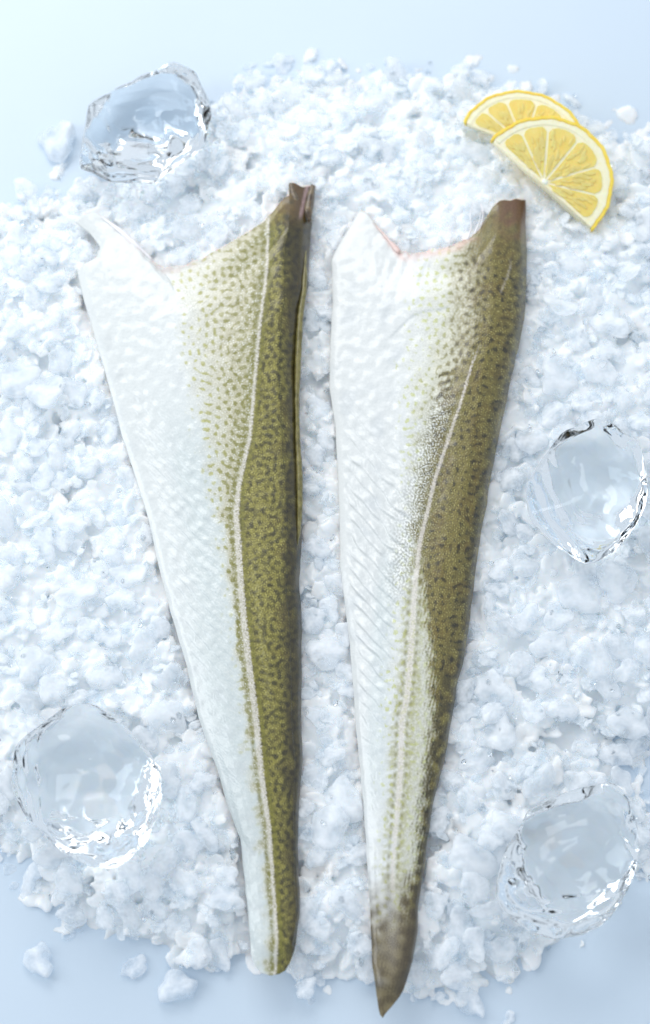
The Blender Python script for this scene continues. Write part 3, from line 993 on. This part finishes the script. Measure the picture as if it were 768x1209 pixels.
def strip(name, path, widths, z, thick, mat, root, inv, seed=0, label=None, wob=0.6):
    """narrow solid ribbon (fin base, membrane) along a photo path"""
    p = np.array(path, float); n = max(10, int(np.hypot(*np.diff(p, axis=0).T).sum()/3))
    c = curve_l(path, n)
    w = np.interp(np.linspace(0, 1, n), np.linspace(0, 1, len(widths)), widths)
    zz = np.interp(np.linspace(0, 1, n), np.linspace(0, 1, len(z)), z)
    r = np.random.default_rng(seed)
    w = np.maximum(w+smooth1(r.normal(0, wob, n), 1), 0.3)
    t = np.gradient(c, axis=0); t /= np.linalg.norm(t, axis=1)[:, None]+1e-9
    nrm = np.stack([-t[:, 1], t[:, 0]], -1)
    K = 8
    V = []
    for k in range(K):
        a = 2*math.pi*k/K
        q = c+nrm*(math.cos(a)*w/2)[:, None]
        V.append(at(q[:, 0], q[:, 1], zz+math.sin(a)*thick/2))
    V = np.stack(V, 1)
    I = np.arange(n*K).reshape(n, K)
    Q = np.stack([I[:-1], np.roll(I[:-1], -1, 1), np.roll(I[1:], -1, 1), I[1:]], -1).reshape(-1, 4)
    V = V.reshape(-1, 3)
    bm = bmesh.new()
    vs = [bm.verts.new(x-inv) for x in V]
    for q in Q:
        bm.faces.new([vs[i] for i in q])
    bm.faces.new([vs[i] for i in I[0][::-1]]); bm.faces.new([vs[i] for i in I[-1]])
    bmesh.ops.recalc_face_normals(bm, faces=bm.faces)
    me = bpy.data.meshes.new(name); bm.to_mesh(me); bm.free()
    me.polygons.foreach_set('use_smooth', np.full(len(me.polygons), True))
    o = link(name, me, mat, root)
    if label:
        o['label'] = label
    return o


cs_wide = ([0, .03, .15, .35, .55, .72, .86, .94, .98, 1.0], [0, .12, .22, .38, .66, .92, 1.0, .80, .50, 0])
cs_tail = ([0, .04, .15, .35, .55, .72, .86, .94, .98, 1.0], [0, .22, .45, .74, .95, 1.0, .92, .68, .42, 0])
rootL, invL, zL = fillet('left', 'left cod fillet with belly notch, pale spots and blunt rounded tail end', (L_LEFT, L_TOP, L_RIGHT, L_BOT), pigment_left, (cs_wide, cs_tail), 31, 0.0, 0.5)
rootR, invR, zR = fillet('right', 'right cod fillet with browner back and longer pointed brown tail tip', (R_LEFT, R_TOP, R_RIGHT, R_BOT), pigment_right, (cs_wide, cs_tail), 47, 0.0003, 1.15)

strip('fin_base', [(361, 296), (359, 340), (354.5, 372), (352, 420), (350.5, 470), (351.5, 520), (353.5, 560), (354, 600), (352.5, 632), (351, 648)],
      [3, 8, 8, 9, 7, 6, 7, 9, 7, 2], [0.0215, 0.0245, 0.025, 0.025, 0.0245, 0.0245, 0.0245, 0.025, 0.024, 0.0215], 0.0065, M_FINO, rootL, invL, 3, 'olive strip of cut fin base along the back edge')
strip('fin_stub', [(366, 262), (364, 245), (366, 232), (370, 218)], [5, 9, 8, 5], [0.026, 0.029, 0.028, 0.027], 0.003, M_FIN, rootL, invL, 5, 'dark upturned flap at the top end')
strip('fin_stub', [(350, 246), (349, 234), (345, 226), (344, 216)], [3, 7, 6, 3], [0.026, 0.0275, 0.027, 0.026], 0.003, M_FIN, rootL, invL, 6)
strip('membrane', [(120, 256), (142, 272), (162, 290), (180, 307)], [2, 6, 6, 3], [0.0205, 0.0215, 0.0215, 0.0205], 0.0014, M_WHITEMEMB, rootL, invL, 7, 'greyish torn membrane on the belly cut')
strip('membrane', [(440, 262), (452, 275), (464, 289), (472, 298)], [1, 2, 5, 4], [0.0205, 0.0212, 0.0215, 0.022], 0.0015, M_MEMB, rootR, invR, 9, 'pink torn membrane at the belly cut', 1.6)
for k, pth in enumerate([[(552, 284), (557, 268), (555, 252), (560, 238)], [(560, 278), (566, 262), (569, 248)], [(530, 291), (533, 278), (529, 268)], [(568, 268), (571, 252), (568, 240)]]):
    strip('fin_ray', pth, [2.2, 1.8, 0.8], [0.0240, 0.0245, 0.022], 0.0008, M_WHITEMEMB, rootR, invR, 20+k)

# ------------------------------------------------------------------ lemon half slices


def lemon(label, ex0, ex1, rad_px, z0, tiltx, tilty, seed, bulge=1.0):
    """half slice; ex0/ex1 = photo points of the two ends of the straight cut"""
    a = at(ex0[0], ex0[1], z0); b = at(ex1[0], ex1[1], z0)
    mid = (a+b)/2
    ax = Vector(b-a); R = ax.length/2
    ang = math.atan2(ax.y, ax.x)
    root = empty('lemon_slice', Vector(mid), label, 'lemon slice', 'lemon half slices leaning together')
    root.rotation_euler = (Matrix.Rotation(ang, 3, 'Z')@Matrix.Rotation(tiltx, 3, 'X')@Matrix.Rotation(tilty, 3, 'Y')).to_euler()
    T = 0.0068
    r = random.Random(seed)

    def solid(name, outline, z0_, z1_, mat, bev=0.0004, parent=root, dome=0.0):
        bm = bmesh.new()
        bot = [bm.verts.new((x, y, z0_)) for x, y in outline]
        f = bm.faces.new(bot)
        ext = bmesh.ops.extrude_face_region(bm, geom=[f])
        tv = [e for e in ext['geom'] if isinstance(e, bmesh.types.BMVert)]
        for q in tv:
            q.co.z = z1_
        bmesh.ops.recalc_face_normals(bm, faces=bm.faces)
        if bev:
            bmesh.ops.bevel(bm, geom=[e for e in bm.edges if not (abs(e.verts[0].co.z-e.verts[1].co.z) > 1e-6 and False)], offset=bev, segments=2, affect='EDGES', clamp_overlap=True)
        me = bpy.data.meshes.new(name); bm.to_mesh(me); bm.free()
        me.polygons.foreach_set('use_smooth', np.array([len(p_.vertices) <= 4 and abs(p_.normal.z) < 0.98 for p_ in me.polygons]))
        return link(name, me, mat, parent)

    N = 48
    arc = [(math.cos(math.pi*i/N), math.sin(math.pi*i/N)*bulge) for i in range(N+1)]
    wob = [1+0.008*math.sin(i*0.9+seed)+0.006*math.sin(i*2.3) for i in range(N+1)]
    out = [(x*R*w, y*R*w) for (x, y), w in zip(arc, wob)]
    inn = [(x*R*0.945*w, y*R*0.945*w) for (x, y), w in zip(arc, wob)]
    solid('rind', out+inn[::-1], -T/2, T/2, M_RIND, 0.0005)
    pin = 0.86
    p_out = [(x*R*0.945*w, y*R*0.945*w) for (x, y), w in zip(arc, wob)]
    # pith plate: thinner than the pulp, seen as ring and walls
    solid('pith', p_out, -T/2+0.0003, T/2-0.0005, M_PITH, 0.0003)
    p_in = [(x*R*pin, y*R*pin) for (x, y) in arc]
    solid('pith_ring', p_out+p_in[::-1], T/2-0.0012, T/2-0.00015, M_PITH, 0.0003)
    # segments
    angs = [0.03, 0.52, 1.05, 1.66, 2.25, 2.72, 3.11]
    cx0, cy0 = 0.0, R*0.03
    for i in range(len(angs)-1):
        a0, a1 = angs[i]+0.010, angs[i+1]-0.010
        rr = R*pin*0.985
        pts = []
        m = 10
        mida = (a0+a1)/2
        gap = R*0.018/max(math.sin((a1-a0)/2), 0.2)*0.55
        tip = (cx0+math.cos(mida)*gap, cy0+math.sin(mida)*gap)
        for j in range(m+1):
            aa = a0+(a1-a0)*j/m
            q = abs(2*j/m-1)
            rj = rr*(1-0.10*q**5)*(1+r.uniform(-0.006, 0.006))
            pts.append((math.cos(aa)*rj, math.sin(aa)*rj*bulge))
        outl = [tip]+pts
        outl = [(x, max(y, 0.0006)) for x, y in outl]
        seg = solid('segment', outl, -T/2+0.0001, T/2-0.0002, M_PULP, 0.0004)
        # juice vesicles, long drops pointing at the core
        bm = bmesh.new()
        for k in range(26):
            aa = r.uniform(a0+0.05, a1-0.05); rd = R*r.uniform(0.16, 0.74)
            if rd*math.sin(min(aa-a0, a1-aa)) < R*0.03:
                continue
            x, y = math.cos(aa)*rd, math.sin(aa)*rd*bulge
            if y < 0.0014:
                continue
            L = R*r.uniform(0.05, 0.10); wd = L*r.uniform(0.22, 0.34)
            mt = Matrix.Translation((x, y, T/2+0.00005))@Matrix.Rotation(aa+r.uniform(-.25, .25), 4, 'Z')@Matrix.Diagonal((L, wd, 0.00006, 1))
            bmesh.ops.create_icosphere(bm, subdivisions=2, radius=1, matrix=mt)
        me = bpy.data.meshes.new('vesicles'); bm.to_mesh(me); bm.free()
        me.polygons.foreach_set('use_smooth', np.full(len(me.polygons), True))
        link('juice_sacs', me, M_VES, seg, kind='stuff')
    bm = bmesh.new()
    bmesh.ops.create_icosphere(bm, subdivisions=2, radius=1, matrix=Matrix.Translation((0, R*0.045, T/2-0.0003))@Matrix.Diagonal((R*0.05, R*0.04, 0.0008, 1)))
    me = bpy.data.meshes.new('core'); bm.to_mesh(me); bm.free()
    me.polygons.foreach_set('use_smooth', np.full(len(me.polygons), True))
    link('core', me, M_SEED, root)
    return root


lemon('rear lemon half slice, partly covered and farther from the fillets', (547, 146), (690, 203), 78, 0.0215, 0.27, 0.0, 5, 0.86)
lemon('front lemon half slice on top with its whole cut face and thick rind showing', (577, 173), (703, 266), 80, 0.0290, -0.05, 0.20, 9, 1.16)


# ------------------------------------------------------------------ clear ice cubes
def clear_cube(key, label, height, zbase, seed, facets):
    r = np.random.default_rng(seed)
    out = np.array(CUBES[key], float)
    c = out.mean(0)
    zm = zbase+height*0.45
    pts = []
    for i, (x, y) in enumerate(out):
        pts.append(at(x, y, zm+height*r.uniform(-0.13, 0.13)))
    cen = at(c[0], c[1], zm)
    rx = (out[:, 0].max()-out[:, 0].min())/2; ry = (out[:, 1].max()-out[:, 1].min())/2
    for (a, rad, zf) in facets:
        x = c[0]+math.cos(a)*rx*rad; y = c[1]-math.sin(a)*ry*rad
        zz = zbase+height*zf
        pts.append(at(x, y, zz))
    bm = bmesh.new()
    for p_ in pts:
        bm.verts.new(Vector(p_-cen))
    res = bmesh.ops.convex_hull(bm, input=bm.verts)
    bmesh.ops.delete(bm, geom=[v for v in bm.verts if not v.link_faces], context='VERTS')
    bmesh.ops.dissolve_limit(bm, angle_limit=0.05, verts=bm.verts, edges=bm.edges)
    bmesh.ops.bevel(bm, geom=list(bm.edges), offset=0.0022, segments=2, profile=0.5, affect='EDGES', clamp_overlap=True)
    bmesh.ops.triangulate(bm, faces=bm.faces)
    me = bpy.data.meshes.new('ice_cube'); bm.to_mesh(me); bm.free()
    o = bpy.data.objects.new('tmp', me); col.objects.link(o)
    rm = o.modifiers.new('r', 'REMESH'); rm.mode = 'VOXEL'; rm.voxel_size = 0.0011; rm.use_smooth_shade = True
    sm_ = o.modifiers.new('s', 'SMOOTH'); sm_.iterations = 5; sm_.factor = 0.5
    dg = bpy.context.evaluated_depsgraph_get()
    me2 = bpy.data.meshes.new_from_object(o.evaluated_get(dg))
    bpy.data.objects.remove(o); bpy.data.meshes.remove(me)
    me2.name = 'ice_cube'
    # melt dimples
    n = len(me2.vertices)
    co = np.empty(n*3, np.float32); me2.vertices.foreach_get('co', co); co = co.reshape(-1, 3).astype(float)
    nn = np.empty(n*3, np.float32); me2.vertices.foreach_get('normal', nn); nn = nn.reshape(-1, 3)
    d = np.zeros(n)
    for k in range(9):
        kv = r.normal(0, 1, 3); kv /= np.linalg.norm(kv); kv *= 2*math.pi/r.uniform(0.014, 0.032)
        sn = np.sin(co@kv+r.uniform(0, 6))
        d += sn if k % 3 else 1.8*(np.abs(sn)-0.6)
    co += nn*(d*0.00016)[:, None]
    me2.vertices.foreach_set('co', co.astype(np.float32).ravel())
    me2.polygons.foreach_set('use_smooth', np.full(len(me2.polygons), True))
    me2.update()
    o = link('ice_cube', me2, M_CLEAR, None, label=label, category='ice cube', group='big clear ice cubes around the fillets')
    o.location = cen
    return o


def ring(n, rad, z, ph, jit, r):
    return [(ph+2*math.pi*i/n+r.uniform(-jit, jit), rad*r.uniform(0.9, 1.1), z+r.uniform(-0.20, 0.06)*(1 if z > 0.5 else 0.3)) for i in range(n)]


rr = np.random.default_rng(5)
clear_cube('tl', 'clear ice cube at the upper left, tilted and resting where the pile meets bare table', 0.046, 0.007, 1,
           ring(5, 0.60, 0.92, 0.3, 0.25, rr)+[(0.9, .18, 1.08)]+ring(4, 0.6, 0.10, 0.9, 0.2, rr)+[(4.0, .15, -0.08)])
clear_cube('r', 'clear ice cube touching the right photo edge, right of the right fillet', 0.044, 0.016, 2,
           ring(5, 0.55, 0.92, 0.7, 0.25, rr)+[(4.6, .12, 1.06)]+ring(5, 0.62, 0.12, 0.2, 0.2, rr)+[(1.2, .12, -0.06)])
clear_cube('bl', 'largest clear ice cube at the lower left beside the left fillet', 0.050, 0.014, 3,
           ring(5, 0.62, 0.90, 0.2, 0.25, rr)+[(2.2, .2, 1.08)]+ring(4, 0.66, 0.12, 0.6, 0.2, rr)+[(5.2, .15, -0.08)])
clear_cube('br', 'clear ice cube at the lower right where the pile ends beside bare blue table', 0.046, 0.012, 4,
           ring(5, 0.58, 0.90, 1.1, 0.25, rr)+[(1.0, .2, 1.08)]+ring(5, 0.62, 0.12, 0.1, 0.2, rr)+[(3.6, .15, -0.06)])
